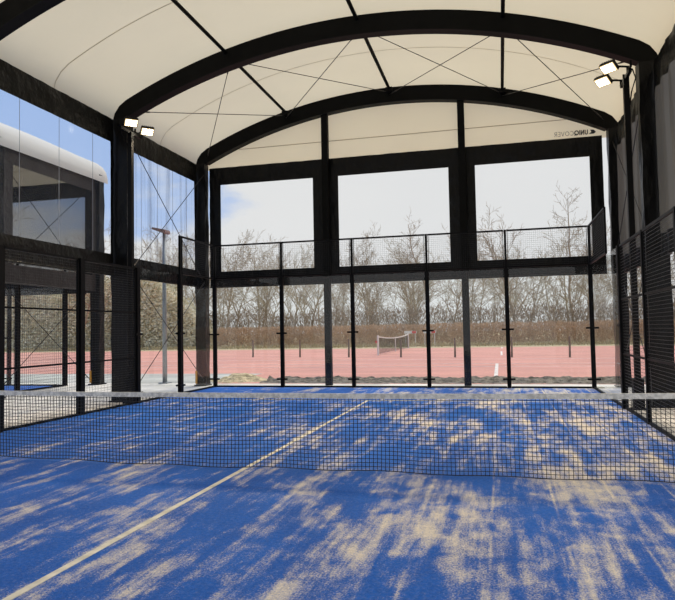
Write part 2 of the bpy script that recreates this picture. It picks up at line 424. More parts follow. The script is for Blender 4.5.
for sx, side in ((-1, 'facing the neighbouring court'), (1, 'on the grey curtained side')):
    X = 5.0*sx
    if sx < 0: post(X, 8.0, 4.0, .1, .12, 'tall black side wall post %s, two metres from the corner' % side, (.2, 1.5), False)
    post(X, 6.0, 3.0, .1, .12, 'black side wall post %s where the glass meets the mesh' % side, (.2, 1.5), False)
    for Y, w in ((4.0, 'in the middle of the mesh fence'), (2.0 if sx > 0 else 1.9, 'at the fence opening near the net')):
        post(X, Y, 3.0, .1 if sx < 0 else .06, .11 if sx < 0 else .07, 'black fence post %s %s' % (side, w), (), False)
    if sx > 0: glass_panel('glass_panel', (X, 9.96), (X, 6.07), .03, 3.0, 'long side glass panel on the grey curtained side', 'side glass panels')
    else: glass_panel('glass_panel', (X, 9.96), (X, 8.07), .03, 3.0, 'side glass panel %s, next to the corner' % side, 'side glass panels')
    if sx < 0: glass_panel('glass_panel', (X, 7.93), (X, 6.07), .03, 3.0, 'side glass panel %s, next to the mesh fence' % side, 'side glass panels')
    mesh_panel((X, 9.96), (X, 8.07 if sx < 0 else 7.5), 3.02, 4.0, 'raised mesh panel above the corner glass %s' % side, 'raised corner mesh panels', wire=.002)
    Ym = 2.0 if sx > 0 else 1.9
    for y0, y1, w in ((4.0, 6.0, 'next to the glass'), (Ym, 4.0, 'second from the glass'), (0.22, Ym, 'beside the net')):
        mesh_panel((X, y0+.075), (X, y1-.075), .0, 3.0, 'tall black wire mesh fence panel %s, %s' % (side, w), 'side mesh fence panels',
                   rails=(1.0, 2.0), wire=.0022 if sx < 0 else .0011, sz=.05 if sx < 0 else .054, hw=1.15 if sx < 0 else 3.1, bar=.02 if sx < 0 else .008)
    post(X, .22, 3.0, .1, .1, 'black fence post %s standing at the end of the net' % side, (), False)

# ------------------------------------------------------------------ canopy
CX = .05
def outer(x):
    R_ = 12.75; ax = abs(x)
    if ax <= 5.3: return 8.2 - (R_ - math.sqrt(R_*R_-ax*ax))
    return None
def arch_profile(off=0.):
    """half of the outer line from the crown to the eave as (x, z)"""
    pts = []
    for i in range(23): 
        x = 5.3*i/22; pts.append((x, 8.2 - (12.75 - math.sqrt(12.75**2 - x*x)) + off))
    pts += [(5.50+off*.5, 6.955+off*.8), (5.68+off*.8, 6.83+off*.5), (5.80+off, 6.66+off*.3), (5.86+off, 6.45)]
    return pts
def full_line(half, cx): return [(cx-x, z) for x, z in reversed(half)] + [(cx+x, z) for x, z in half[1:]]
def portal_frame(cx, y, label, posts=False, group='canopy portal frames', straps=(), inner=5.56):
    t = Thing('portal_frame', label, 'canopy frame', (cx, y, 0), group)
    o = full_line(arch_profile(), cx)
    inner_x = inner; inner = []
    for i in range(25):
        x = 5.52*i/24; inner.append((x, 7.80 - (12.6 - math.sqrt(12.6**2 - x*x))))
    inn = full_line(inner, cx)
    m = MB(); w = .10
    # web, built as quads between outer and inner lines
    def band(w0, o_, i_):
        k = max(len(o_), len(i_))
        def samp(l, t_):
            f = t_*(len(l)-1); a = int(min(f, len(l)-2)); u = f-a
            return (l[a][0]*(1-u)+l[a+1][0]*u, l[a][1]*(1-u)+l[a+1][1]*u)
        n0 = len(m.v)
        for q in range(k):
            a = samp(o_, q/(k-1)); b = samp(i_, q/(k-1))
            m.v += [(a[0], y-w0, a[1]), (a[0], y+w0, a[1]), (b[0], y+w0, b[1]), (b[0], y-w0, b[1])]
        for q in range(k-1):
            for c in range(4):
                m.f.append((n0+q*4+c, n0+q*4+(c+1)%4, n0+q*4+4+(c+1)%4, n0+q*4+4+c))
        m.f.append((n0, n0+1, n0+2, n0+3)); e = n0+(k-1)*4; m.f.append((e, e+3, e+2, e+1))
    oo = [p for p in o]
    band(w, oo, inn)
    t.part('arch', m, M['beam'])
    fl = MB()
    for line, dz in ((inn, -.018),):
        n0 = len(fl.v)
        for a in line: fl.v += [(a[0], y-w-.02, a[1]+dz), (a[0], y+w+.02, a[1]+dz), (a[0], y+w+.02, a[1]+.004), (a[0], y-w-.02, a[1]+.004)]
        for q in range(len(line)-1):
            for c in range(4): fl.f.append((n0+q*4+c, n0+q*4+(c+1)%4, n0+q*4+4+(c+1)%4, n0+q*4+4+c))
    t.part('flange', fl, M['steel'])
    for s_ in (-1, 1):
        x0, x1 = cx+s_*inner_x, cx+s_*5.88
        x0, x1 = min(x0, x1), max(x0, x1)
        # fabric wrapped column
        m = MB(); n0 = 0; lv = 14
        for q in range(lv+1):
            z = .02 + 6.50*q/lv; j = .012*math.sin(q*1.9+s_) ; k_ = .010*math.cos(q*2.7)
            m.v += [(x0+j, y-.13+k_, z), (x1+j, y-.13-k_, z), (x1-j, y+.13+k_, z), (x0-j, y+.13-k_, z)]
        for q in range(lv):
            for c in range(4): m.f.append((q*4+c, q*4+(c+1)%4, q*4+4+(c+1)%4, q*4+4+c))
        m.f += [(0,3,2,1), (lv*4, lv*4+1, lv*4+2, lv*4+3)]
        c_ = t.part('column', m, M['wrap'])
        t.part('base_plate', MB().box((x0-.03, y-.2, -.012), (x1+.03, y+.2, .02)), M['steel'], c_)
        if s_ in straps:
            t.part('strap_guard', MB().box((x0-.012, y-.16, .05), (x0+.045, y-.125, .42)), M['orange'], c_, 'orange guard at the foot of the column')
    if posts:
        for xx in (-1.9, 1.9):
            zt = 7.80 - (12.6 - math.sqrt(12.6**2 - xx*xx))
            t.part('gable_post', MB().box((cx+xx-.09, y-.08, .0), (cx+xx+.09, y+.08, zt+.02)), M['beam'])
    return t

FY = (2.15, 6.4, 10.65)
portal_frame(CX, 2.15, 'wide black canopy arch passing nearest above the net', inner=5.46)
portal_frame(CX, 6.4, 'black canopy arch in mid court with floodlights beside its columns', inner=5.46)
portal_frame(CX, 10.65, 'black gable arch with two posts behind the glass back wall', True, straps=(-1,))
NX = -15.05; NYO = .2
portal_frame(NX, 6.4+NYO, 'middle black arch of the neighbouring canopy', straps=())
portal_frame(NX, 10.65+NYO, 'gable arch of the neighbouring canopy with orange strap guard', True, straps=(1,))
portal_frame(NX, 2.15+NYO, 'third arch of the neighbouring canopy from its gable')

def roof_sheet(cx, y0, y1, frames, name, label, seams):
    half = arch_profile(.035); line = full_line(half, cx)
    # finer at the eaves, down to the curtain rail
    line = [(cx-5.90, 6.30)] + line + [(cx+5.90, 6.30)]
    ys = []; y = y0
    while y < y1-1e-6: ys.append(y); y += .5
    ys.append(y1)
    def bulge(x, y):
        b = 1.
        for f in frames: b = min(b, abs(y-f)/2.1)
        return .13*math.sin(min(1, b)*PI/2)*max(0., 1-(abs(x-cx)/5.9)**4)
    m = MB()
    for yy in ys:
        for (x, z) in line: m.v.append((x, yy, z+bulge(x, yy)))
    k = len(line)
    for j in range(len(ys)-1):
        for i in range(k-1): a = j*k+i; m.f.append((a, a+1, a+k+1, a+k))
    t = Thing(name, label, 'canopy roof', (cx, (y0+y1)/2, 6.3)) if name != 'ceiling' else None
    if t is None:
        o = m.build('ceiling', M['roof'], None, (0,0,0), True); tag(o, label, None, None, 'structure'); par = o
    else:
        par = t.part('membrane', m, M['white_roof'], smooth=True)
    for sy in seams:
        s = MB()
        for (x, z) in line:
            zz = z+bulge(x, sy)-.006
            s.v += [(x, sy-.012, zz), (x, sy+.012, zz)]
        for i in range(k-1): a = i*2; s.f.append((a, a+1, a+3, a+2))
        if t is None: s.build('seam', M['seam'], par)
        else: t.part('seam', s, M['seam'], par)
    return par
roof = roof_sheet(CX, -10.6, 10.95, (-10.6, -6.35, -2.1, 2.15, 6.4, 10.65), 'ceiling', 'cream translucent membrane stretched over the canopy arches', (4.28, 8.52))
roof_sheet(NX, -6.2, 11.15, (-6.15, -1.9, 2.35, 6.6, 10.85), 'canopy_roof', 'white domed membrane roof of the neighbouring canopy', ())

# purlins
def crown_z(x, off=0.): return 8.2 - (12.75 - math.sqrt(12.75**2 - x*x)) + off
for xx, w in ((-3.0, 'purlin along the roof on the neighbouring court side'), (0., 'purlin along the crown of the roof'), (3.0, 'purlin along the roof on the grey curtained side')):
    z = crown_z(xx)-.07
    t = Thing('roof_purlin', 'thin black ' + w, 'purlin', (CX+xx, -2.1, z), 'roof purlins')
    t.part('tube', MB().tube([(CX+xx, -2.1, z), (CX+xx, 10.6, z)], .042, 8), M['beam'])
    for fy in (10.6,):
        t.part('bracket', MB().box((CX+xx-.09, fy-.22, z-.10), (CX+xx+.09, fy-.1, z+.02)), M['steel'])
for xx in (-3., 0., 3.):
    z = crown_z(xx)-.07
    single('roof_purlin', MB().tube([(NX+xx, -2., z), (NX+xx, 10.7, z)], .042, 8), M['beam'],
           'purlin under the neighbouring canopy roof', 'purlin', (NX+xx, 0, z), 'neighbouring roof purlins')

def cable(a, b, label, group, r=.0095, ends=True):
    t = Thing('bracing_cable', label, 'cable', a, group)
    t.part('rope', MB().tube([a, b], r, 6), M['cable'])
    v = (Vector(b)-Vector(a)).normalized()
    if ends:
        for p, d in ((Vector(a), v), (Vector(b), -v)):
            t.part('turnbuckle', MB().tube([p+d*.12, p+d*.42], .017, 6), M['cable'])
sec = [-5.45, -3., 0., 3., 5.45]
secn = ['outer bay by the neighbouring court', 'bay beside the crown on the neighbouring court side', 'bay beside the crown on the grey curtained side', 'outer bay by the grey curtains']
def czz(x): return 6.75 if abs(x) > 5.3 else crown_z(x)-.16
for i in range(4):
    a, b = sec[i], sec[i+1]
    cable((CX+a, 6.54, czz(a)), (CX+b, 10.5, czz(b)), 'roof cable in the %s, running inward' if i<2 else 'roof cable in the %s, running outward' % secn[i], 'roof bracing cables')
    cable((CX+b, 6.54, czz(b)-.06), (CX+a, 10.5, czz(a)-.06), 'crossing roof cable in the %s' % secn[i], 'roof bracing cables')
for cx, dy, sides, nm in ((CX, 0, (-1, 1), ''), (NX, NYO, (1,), 'neighbouring ')):
    for s_ in sides:
        X = cx + s_*5.60
        w = nm + ('canopy side facing the next court' if (s_ < 0 or nm) else 'canopy side with the grey curtains')
        for lo, hi, q in ((3.05, 6.15, 'upper'), (.15, 3.0, 'lower')):
            cable((X, 6.6+dy, hi), (X, 10.45+dy, lo), '%s cable falling towards the gable, %s' % (q, w), 'side bracing cables')
            cable((X+.05, 6.6+dy, lo), (X+.05, 10.45+dy, hi), '%s cable rising towards the gable, %s' % (q, w), 'side bracing cables')

# ------------------------------------------------------------------ curtains
def lin(a, b, step):
    k = max(1, round(abs(b-a)/step)); return [a+(b-a)*i/k for i in range(k+1)]
def curtain(axis, c, u0, u1, z0, z1, hole, label, group, pane_mat='film', border='wrap', folds=0., seed=0, name='canopy_curtain', seams=0, low=None, extra=None):
    """axis 'x': stands across the court at y=c, u is x.  axis 'y': stands along it at x=c, u is y."""
    h0, h1, hz0, hz1 = hole
    us = sorted(set([round(v, 4) for v in lin(u0, h0, .12)+lin(h0, h1, .12 if folds < .05 else .05)+lin(h1, u1, .12)]))
    zs = sorted(set([round(v, 4) for v in lin(z0, hz0, .1)+lin(hz0, hz1, .14)+lin(hz1, z1, .1)]))
    amp = .028
    def P(u, z, a=1.):
        edge = 1. if (z < hz0-.01 or z > hz1+.01 or u < h0-.01 or u > h1+.01) else .25
        d = amp*a*edge*mnoise.noise(Vector((u*3.3+seed, z*3.1, seed*1.7))) + .5*amp*edge*mnoise.noise(Vector((u*9, z*5, seed)))
        if folds: d += min(1, max(0, (6.3-z)/.5))* folds*math.sin(u*(16 if folds < .03 else 11)+1.5*mnoise.noise(Vector((u, z*.6, seed)))) * (.6+.4*mnoise.noise(Vector((u*2, z*.5, 4))))
        return (u, c+d, z) if axis == 'x' else (c+d, u, z)
    t = Thing(name, label, 'curtain', ((u0+u1)/2, c, z0) if axis == 'x' else (c, (u0+u1)/2, z0), group)
    def sheet(inside):
        m = MB(); idx = {}
        for j in range(len(zs)-1):
            for i in range(len(us)-1):
                uc = (us[i]+us[i+1])/2; zc = (zs[j]+zs[j+1])/2
                ins = h0 < uc < h1 and hz0 < zc < hz1
                if ins != inside: continue
                q = []
                for (a, b) in ((i, j), (i+1, j), (i+1, j+1), (i, j+1)):
                    if (a, b) not in idx: idx[(a, b)] = len(m.v); m.v.append(P(us[a], zs[b]))
                    q.append(idx[(a, b)])
                m.f.append(tuple(q))
        return m
    b = t.part('border', sheet(False), M[border], smooth=True)
    if low:   # different cloth along the foot of the curtain
        pass
    t.part('clear_window' if pane_mat != 'grey_curtain' else 'cloth', sheet(True), M[pane_mat], smooth=True)
    # hem tubes
    hm = MB(); ends = [P(us[0], z0), P(us[-1], z0)]
    hm.tube([P(u, z0) for u in us], .022, 6); t.part('hem', hm, M[border])
    for k in range(seams):
        u = h0+(h1-h0)*(k+.6)/(seams+.2)
        s = MB(); p0, p1 = P(u, hz0), P(u, hz1)
        s.tube([p0, p1], .0045, 4); t.part('seam', s, M['mullion'])
    return t
gy = 10.79
for i, (u0, u1, h0, h1, w) in enumerate(((-5.48, -1.99+.12, -5.12, -2.27, 'beside the neighbouring court corner'),
                                      (-1.84, 1.86, -1.52, 1.57, 'in the middle of the gable'),
                                      (1.92, 5.5, 2.28, 5.18, 'under the printed lettering'))):
    curtain('x', gy, u0, u1, 2.86, 6.42, (h0, h1, 3.32, 5.90), 'black edged gable curtain with a clear window, ' + w, 'gable curtains', seed=i*3.7)
bays = ((2.32, 6.23, 2.55, 6.12), (6.58, 10.46, 6.95, 10.30))
for i, (u0, u1, h0, h1) in enumerate(bays):
    curtain('y', -5.74, u0, u1, 2.88, 6.50, (h0, h1, 3.36, 5.95),
            'black edged clear side curtain facing the neighbouring court, ' + ('over the mesh fence' if i == 0 else 'over the corner glass'),
            'clear side curtains', 'film' if i == 0 else 'foldfilm', 'band', .0 if i == 0 else .012, 20+i*5, seams=3 if i == 0 else 4)
    curtain('y', 5.78, u0, u1, 2.80, 6.50, (h0, h1, 3.2, 5.95),
            'dark edged grey cloth side curtain hanging in folds, ' + ('over the mesh fence' if i == 0 else 'over the corner glass'),
            'grey side curtains', 'grey_curtain', 'band', .085, 40+i*5)
    curtain('y', NX+5.78, u0+NYO, u1+NYO, 2.88, 6.50, (h0+NYO, h1+NYO, 3.36, 5.95),
            'dark gauze side curtain of the neighbouring canopy, ' + ('second from its gable' if i == 0 else 'next to its gable'),
            'neighbouring side curtains', 'dark_gauze', 'brown_band', .01, 60+i*5)
for i, (u0, u1, h0, h1, w) in enumerate(((-5.48, -1.99+.12, -5.12, -2.27, 'far from the main court'),
                                      (-1.84, 1.86, -1.52, 1.57, 'in the middle'),
                                      (1.92, 5.5, 2.28, 5.18, 'beside the orange strap guard'))):
    curtain('x', gy+NYO, NX+u0, NX+u1, 2.86, 6.42, (NX+h0, NX+h1, 3.32, 5.90), 'gable curtain of the neighbouring canopy, ' + w, 'neighbouring gable curtains', border='band', seed=80+i*3.7)

def gable_sheet(cx, y, name, label):
    m = MB(); k = 48
    t = Thing(name, label, 'gable panel', (cx, y, 6.38))
    for i in range(k+1):
        x = -5.7 + 11.4*i/k
        zt = 8.1 - (12.75 - math.sqrt(12.75**2 - min(5.5, abs(x))**2))
        if abs(x) > 5.3: zt = min(zt, 6.85)
        for q in range(4): m.v.append((cx+x, y+.01*math.sin(i*.7+q), 6.38+(zt-6.38)*q/3))
    for i in range(k):
        for q in range(3): a = i*4+q; m.f.append((a, a+4, a+5, a+1))
    p = t.part('membrane', m, M['gable'], smooth=True)
    s = MB().box((cx-4.6, y-.02, 6.93), (cx+4.6, y-.012, 6.945)); t.part('seam', s, M['seam'], p)
    return t, p
gs, gp = gable_sheet(CX, 10.86, 'gable_membrane', 'cream arched membrane panel over the gable curtains with reversed lettering')
gable_sheet(NX, 11.06, 'gable_membrane', 'arched membrane panel in the gable of the neighbouring canopy')

# lettering seen from behind through the membrane: mirrored
def arc(cx_, cz_, rx, rz, a0, a1, n=14): return [(cx_+rx*math.cos(math.radians(a0+(a1-a0)*q/n)), cz_+rz*math.sin(math.radians(a0+(a1-a0)*q/n))) for q in range(n+1)]
GLYPH = {   # strokes in a unit-high cell, and the width of the letter
    'U': (.62, [[(.06, 1), (.06, .3)] + arc(.31, .3, .25, .27, 180, 360) + [(.56, 1)]]),
    'N': (.66, [[(.06, 0), (.06, 1), (.60, 0), (.60, 1)]]),
    'I': (.12, [[(.06, 0), (.06, 1)]]),
    'Q': (.90, [arc(.45, .5, .40, .47, 0, 360, 24), [(.55, .25), (.84, -.05)]]),
    'C': (.76, [arc(.43, .5, .38, .47, 50, 310, 20)]),
    'O': (.88, [arc(.44, .5, .40, .47, 0, 360, 24)]),
    'V': (.70, [[(.02, 1), (.35, 0), (.68, 1)]]),
    'E': (.52, [[(.50, 1), (.06, 1), (.06, 0), (.50, 0)], [(.06, .52), (.44, .52)]]),
    'R': (.60, [[(.06, 0), (.06, 1), (.32, 1)] + arc(.32, .74, .22, .26, 90, -90, 8) + [(.06, .48)], [(.30, .48), (.56, 0)]]),
}
def mirrored_text(body, x_right, z, h, mat, thick):
    """flat printed strokes; letters run from x_right towards smaller x, as seen from behind"""
    m = MB(); x = x_right
    for ch in body:
        wd_, strokes = GLYPH[ch]
        for st in strokes:
            for a, b in zip(st, st[1:]):
                p = Vector((x-a[0]*h, z+a[1]*h)); q = Vector((x-b[0]*h, z+b[1]*h)); d = q-p
                if d.length < 1e-6: continue
                d.normalize(); n_ = Vector((-d.y, d.x))*thick; e = d*thick*.6; k0 = len(m.v)
                for w_ in (p-e+n_, q+e+n_, q+e-n_, p-e-n_): m.v.append((w_.x, 10.836, w_.y))
                m.f.append((k0, k0+1, k0+2, k0+3))
        x -= (wd_+.2)*h
    gs.part('lettering', m, mat, gp)
    return x_right - x
w = mirrored_text('UNIQ', 5.17, 6.50, .112, M['print'], .0125)
mirrored_text('COVER', 5.17-w, 6.50, .112, M['print_thin'], .006)
m = MB().prism([(5.19, 6.50), (5.32, 6.50), (5.37, 6.54), (5.32, 6.60), (5.23, 6.61), (5.26, 6.55)], 10.832, 10.838)
gs.part('logo', m, M['print'], gp)

# ------------------------------------------------------------------ floodlights
def flood(xp, yp, sgn, lab):
    t = Thing('light_pole', 'slim black floodlight pole ' + lab, 'light pole', (xp, yp, 0), 'floodlight poles')
    t.part('pole', MB().box((xp-.05, yp-.05, 0), (xp+.05, yp+.05, 6.12)), M['steel'])
    t.part('base_plate', MB().box((xp-.13, yp-.13, -.012), (xp+.13, yp+.13, .012)), M['steel'])
    t.part('foot_block', MB().box((xp-.09, yp-.09, .0), (xp+.09, yp+.09, .55)), M['steel'])
    t.part('crossbar', MB().box((xp-.03, yp-.42, 6.08), (xp+.03, yp+.42, 6.14)), M['steel'])
    t.part('wiring', MB().tube([(xp+sgn*.06, yp-.3, 6.17), (xp+sgn*.14, yp-.15, 6.05), (xp+sgn*.09, yp, 5.85), (xp+sgn*.052, yp, 5.6)], .012, 6), M['steel'])
    for k, dy in enumerate((-.34, .34)):
        yy = yp+dy; zz = 6.20
        f = Thing('floodlight', 'lit warm floodlight, pole %s, %s' % (lab, ('lamp further from gable', 'lamp nearer the gable')[k]), 'floodlight', (xp, yy, zz), 'lit floodlights')
        th = math.radians(38)   # tilt of the lamp face towards the court
        ax = Vector((-sgn*math.cos(th), 0, math.sin(th)*.35)); ax.normalize()
        # body: shallow housing with fins, lens on its lower face
        cx_ = xp - (.34 if sgn > 0 else -.22)
        nrm = Vector((-sgn*.42, -.45, -.80)).normalized()      # the way the lens faces
        ly = Vector((0, 0, 1)).cross(nrm).normalized(); lx = ly.cross(nrm)
        def rot(px, py, pz):
            v = Vector((cx_, yy, zz+.03)) + lx*px + ly*py - nrm*pz
            return tuple(v)
        def rbox(a, b):
            m_ = MB().box(a, b); m_.v = [rot(*v) for v in m_.v]; return m_
        f.part('housing', rbox((-.10, -.145, -.03), (.10, .145, .04)), M['steel'])
        fins = MB()
        for q in range(6):
            fm = rbox((-.1, -.11+q*.044, .04), (.1, -.105+q*.044, .075)); n0 = len(fins.v)
            fins.v += fm.v; fins.f += [tuple(n0+i for i in g) for g in fm.f]
        f.part('heat_sink', fins, M['steel'])
        f.part('lens', rbox((-.092, -.135, -.036), (.092, .135, -.031)), M['lamp'])
        f.part('light_source', rbox((-.07, -.11, -.040), (.07, .11, -.0365)), M['lampcore'])
        f.part('arm', MB().tube([(xp, yy, zz), (cx_, yy, zz+.05)], .02, 6), M['steel'])
        f.part('bracket', MB().box((xp-.02, yy-.16, zz-.055), (xp+.02, yy-.145, zz+.06)).box((xp-.02, yy+.145, zz-.055), (xp+.02, yy+.16, zz+.06)).box((xp-.02, yy-.16, zz-.055), (xp+.02, yy+.16, zz-.045)), M['steel'])
        ld = D.lights.new('floodlight_lamp', 'SPOT'); ld.energy = 650; ld.color = (1, .82, .58); ld.spot_size = math.radians(115); ld.spot_blend = .6; ld.shadow_soft_size = .12
        lo = D.objects.new('floodlight_lamp', ld); COL.objects.link(lo); lo.parent = f.e
        lo.location = Vector(rot(0, 0, -.06)) - Vector((xp, yy, zz))
        lo.rotation_euler = nrm.to_track_quat('-Z', 'Y').to_euler()
flood(-5.22, 6.12, -1, 'on the neighbouring court side')
flood(5.22, 5.95, 1, 'on the grey curtained side')

# ------------------------------------------------------------------ neighbouring court
nx = NX+5.05
for Y, h in ((10.2, 4.), (8.2, 4.), (6.2, 3.), (4.2, 3.)):
    post(nx, Y, h, .1, .12, 'post of the neighbouring court enclosure, %s from its gable' % {10.2: 'corner one', 8.2: 'second', 6.2: 'third', 4.2: 'fourth'}[Y], (), False, group='neighbouring court posts')
for Y0, Y1, w in ((10.12, 8.28, 'corner'), (8.12, 6.28, 'second')):
    glass_panel('glass_panel', (nx, Y0), (nx, Y1), .03, 3., '%s side glass panel of the neighbouring court' % w, 'neighbouring glass panels')
mesh_panel((nx, 4.28), (nx, 6.12), 0, 3., 'wire mesh fence panel of the neighbouring court', 'neighbouring mesh panels', rails=(1., 2.), sx=.1, sz=.1)
for i in range(4):
    x1 = nx-2*i; x0 = x1-2
    post(x0, 10.2, 4., .1, .08, 'back wall post of the neighbouring court, %s from its corner' % ordn[i], (.2, 1.45), True, group='neighbouring court posts')
    glass_panel('glass_panel', (x0+.06, 10.2), (x1-.08, 10.2), .03, 3., 'back wall glass panel of the neighbouring court, %s from its corner' % ordn[i], 'neighbouring glass panels')

# ------------------------------------------------------------------ things outside
lp = Thing('lamp_post', 'grey galvanised lamp post with a flat reddish lamp head behind the court corner', 'lamp post', (-7.27, 11.3, 0))
lp.part('pole', MB().tube([(-7.27, 11.3, -.01), (-7.27, 11.3, 2.4), (-7.27, 11.3, 4.66)], [.075, .065, .05], 12), M['galv'], smooth=True)
lp.part('base_plate', MB().box((-7.42, 11.15, -.01), (-7.12, 11.45, .02)), M['galv'])
m = MB().prism([(-7.62, 4.78), (-7.20, 4.62), (-7.14, 4.66), (-7.16, 4.74), (-7.60, 4.84)], 11.14, 11.46)
lp.part('lamp_head', m, M['rust'], label='flat reddish brown lamp head')

tn = Thing('tennis_net', 'dark tennis net with white posts and top band standing on the red court', 'net', (-4.35, 38, 0))
def tz(y): u = (y-38.2)/6.6; return .93 + .16*u*u
for y in (31.6, 44.8): tn.part('net_post', MB().tube([(-4.35, y, -.02), (-4.35, y, 1.18)], .06, 10), M['white'])
m = MB(); nn = 24
for i in range(nn+1):
    y = 31.6+13.2*i/nn; m.v += [(-4.35, y, .05), (-4.35, y, tz(y))]
for i in range(nn): a = i*2; m.f.append((a, a+2, a+3, a+1))
tn.part('netting', m, M['tnet'])
m = MB()
for i in range(nn):
    y0 = 31.6+13.2*i/nn; y1 = 31.6+13.2*(i+1)/nn; n0 = len(m.v)
    for y in (y0, y1): m.v += [(-4.38, y, tz(y)-.03), (-4.32, y, tz(y)-.03), (-4.32, y, tz(y)+.04), (-4.38, y, tz(y)+.04)]
    for a in range(4): m.f.append((n0+a, n0+(a+1)%4, n0+4+(a+1)%4, n0+4+a))
tn.part('top_band', m, M['white'])
tn.part('centre_strap', MB().box((-4.38, 38.15, 0), (-4.32, 38.25, .93)), M['white'])
tn.part('winder', MB().box((-4.5, 31.5, .72), (-4.4, 31.62, .86)), M['red'])

for i, (x, y) in enumerate(((-11.81, 30.15), (-8.65, 29.6), (-5.57, 29.05), (-2.51, 28.52), (.45, 28.0), (3.35, 27.49), (6.11, 27.0), (-15.0, 30.7), (-18.3, 31.3), (-21.5, 31.8))):
    order = ['fourth', 'fifth', 'sixth', 'seventh', 'eighth', 'ninth', 'tenth', 'third', 'second', 'first'][i]
    single('wooden_stake', MB().tube([(x, y, -.02), (x+.01, y, .6), (x, y, 1.02)], [.055, .05, .045], 8), M['wood'],
           'thin wooden stake on the red court, %s of the row counted from the ivy thicket' % order, 'stake', (x, y, 0), 'stakes in a row on the red court')
for i, x in enumerate((-4.9, -3.2)):
    b = Thing('barrier_board', 'small white and red board in front of the russet hedge, %s the tennis net' % ('seen over' if i == 0 else 'just beside'), 'board', (x, 50.2, 0), 'boards by the hedge')
    b.part('board', MB().box((x-.55, 50.18, 1.12), (x+.55, 50.22, 1.36)), M['white'])
    b.part('stripe', MB().box((x+.15, 50.165, 1.13), (x+.5, 50.182, 1.35)), M['red'])
    b.part('leg', MB().box((x-.45, 50.18, -.04), (x-.4, 50.22, 1.13)), M['white'])
    b.part('leg', MB().box((x+.4, 50.18, -.04), (x+.45, 50.22, 1.13)), M['white'])

# vegetation -------------------------------------------------------------------
def leaf_mass(name, x0, x1, y0, y1, z0, hf, n, size, mat, label, cat, seed, vert=False, kind=None):
    rnd = random.Random(seed); V = []; Fc = []
    for _ in range(n):
        x = rnd.uniform(x0, x1); y = rnd.uniform(y0, y1); h = hf(x, y)
        z = z0 + (h-z0)*rnd.random()**.8
        s = size*rnd.uniform(.6, 1.4)
        a = Vector((rnd.gauss(0, 1), rnd.gauss(0, 1), rnd.gauss(0, 1))).normalized(); b = a.orthogonal().normalized()
        if vert: a = Vector((rnd.gauss(0, .35), rnd.gauss(0, .35), 1)).normalized(); b = Vector((rnd.gauss(0, 1), rnd.gauss(0, 1), 0)).normalized()*.22
        p = Vector((x, y, z)); k = len(V)
        V += [tuple(p-a*s), tuple(p+b*s), tuple(p+a*s), tuple(p-b*s)]; Fc.append((k, k+1, k+2, k+3))
    m = MB(); m.v = V; m.f = Fc
    loc = ((x0+x1)/2, (y0+y1)/2, 0)
    return single(name, m, mat, label, cat, loc, None, kind)
def hedge_h(x, y): return 1.95 + .15*mnoise.noise(Vector((x*.5, y, 0))) + .08*mnoise.noise(Vector((x*2.5, y, 4)))
leaf_mass('beech_hedge', -24.4, 26, 51.6, 53.0, -.04, hedge_h, 90000, .085, M['beech'], 'long russet brown beech hedge along the end of the red court', 'hedge', 3, True, kind='stuff')
leaf_mass('rough_grass', -70, 26, 48.0, 51.4, -.04, lambda x, y: .22+.1*mnoise.noise(Vector((x, y, 0))), 9000, .14, M['grass'], 'rough grass strip in front of the hedge and thicket', 'grass', 5, True, kind='stuff')
def thick_h(x, y): return (7.4 + 2.2*mnoise.noise(Vector((x*.22, y*.2, 2))) + 1.2*mnoise.noise(Vector((x*.9, y, 7))))*min(1, max(.25, (-24-x)/6))
leaf_mass('ivy_thicket', -84, -25, 52.0, 55.0, -.04, thick_h, 190000, .10, M['olive'], 'tall pale olive thicket behind the red court on the lamp post side', 'thicket', 8, kind='stuff')
leaf_mass('undergrowth', -36, 34, 53.8, 56.6, -.04, lambda x, y: 3.4+1.5*mnoise.noise(Vector((x*.3, y, 2))), 60000, .13, M['bark_red'], 'brushwood undergrowth between the tree trunks behind the hedge', 'undergrowth', 12, True, kind='stuff')

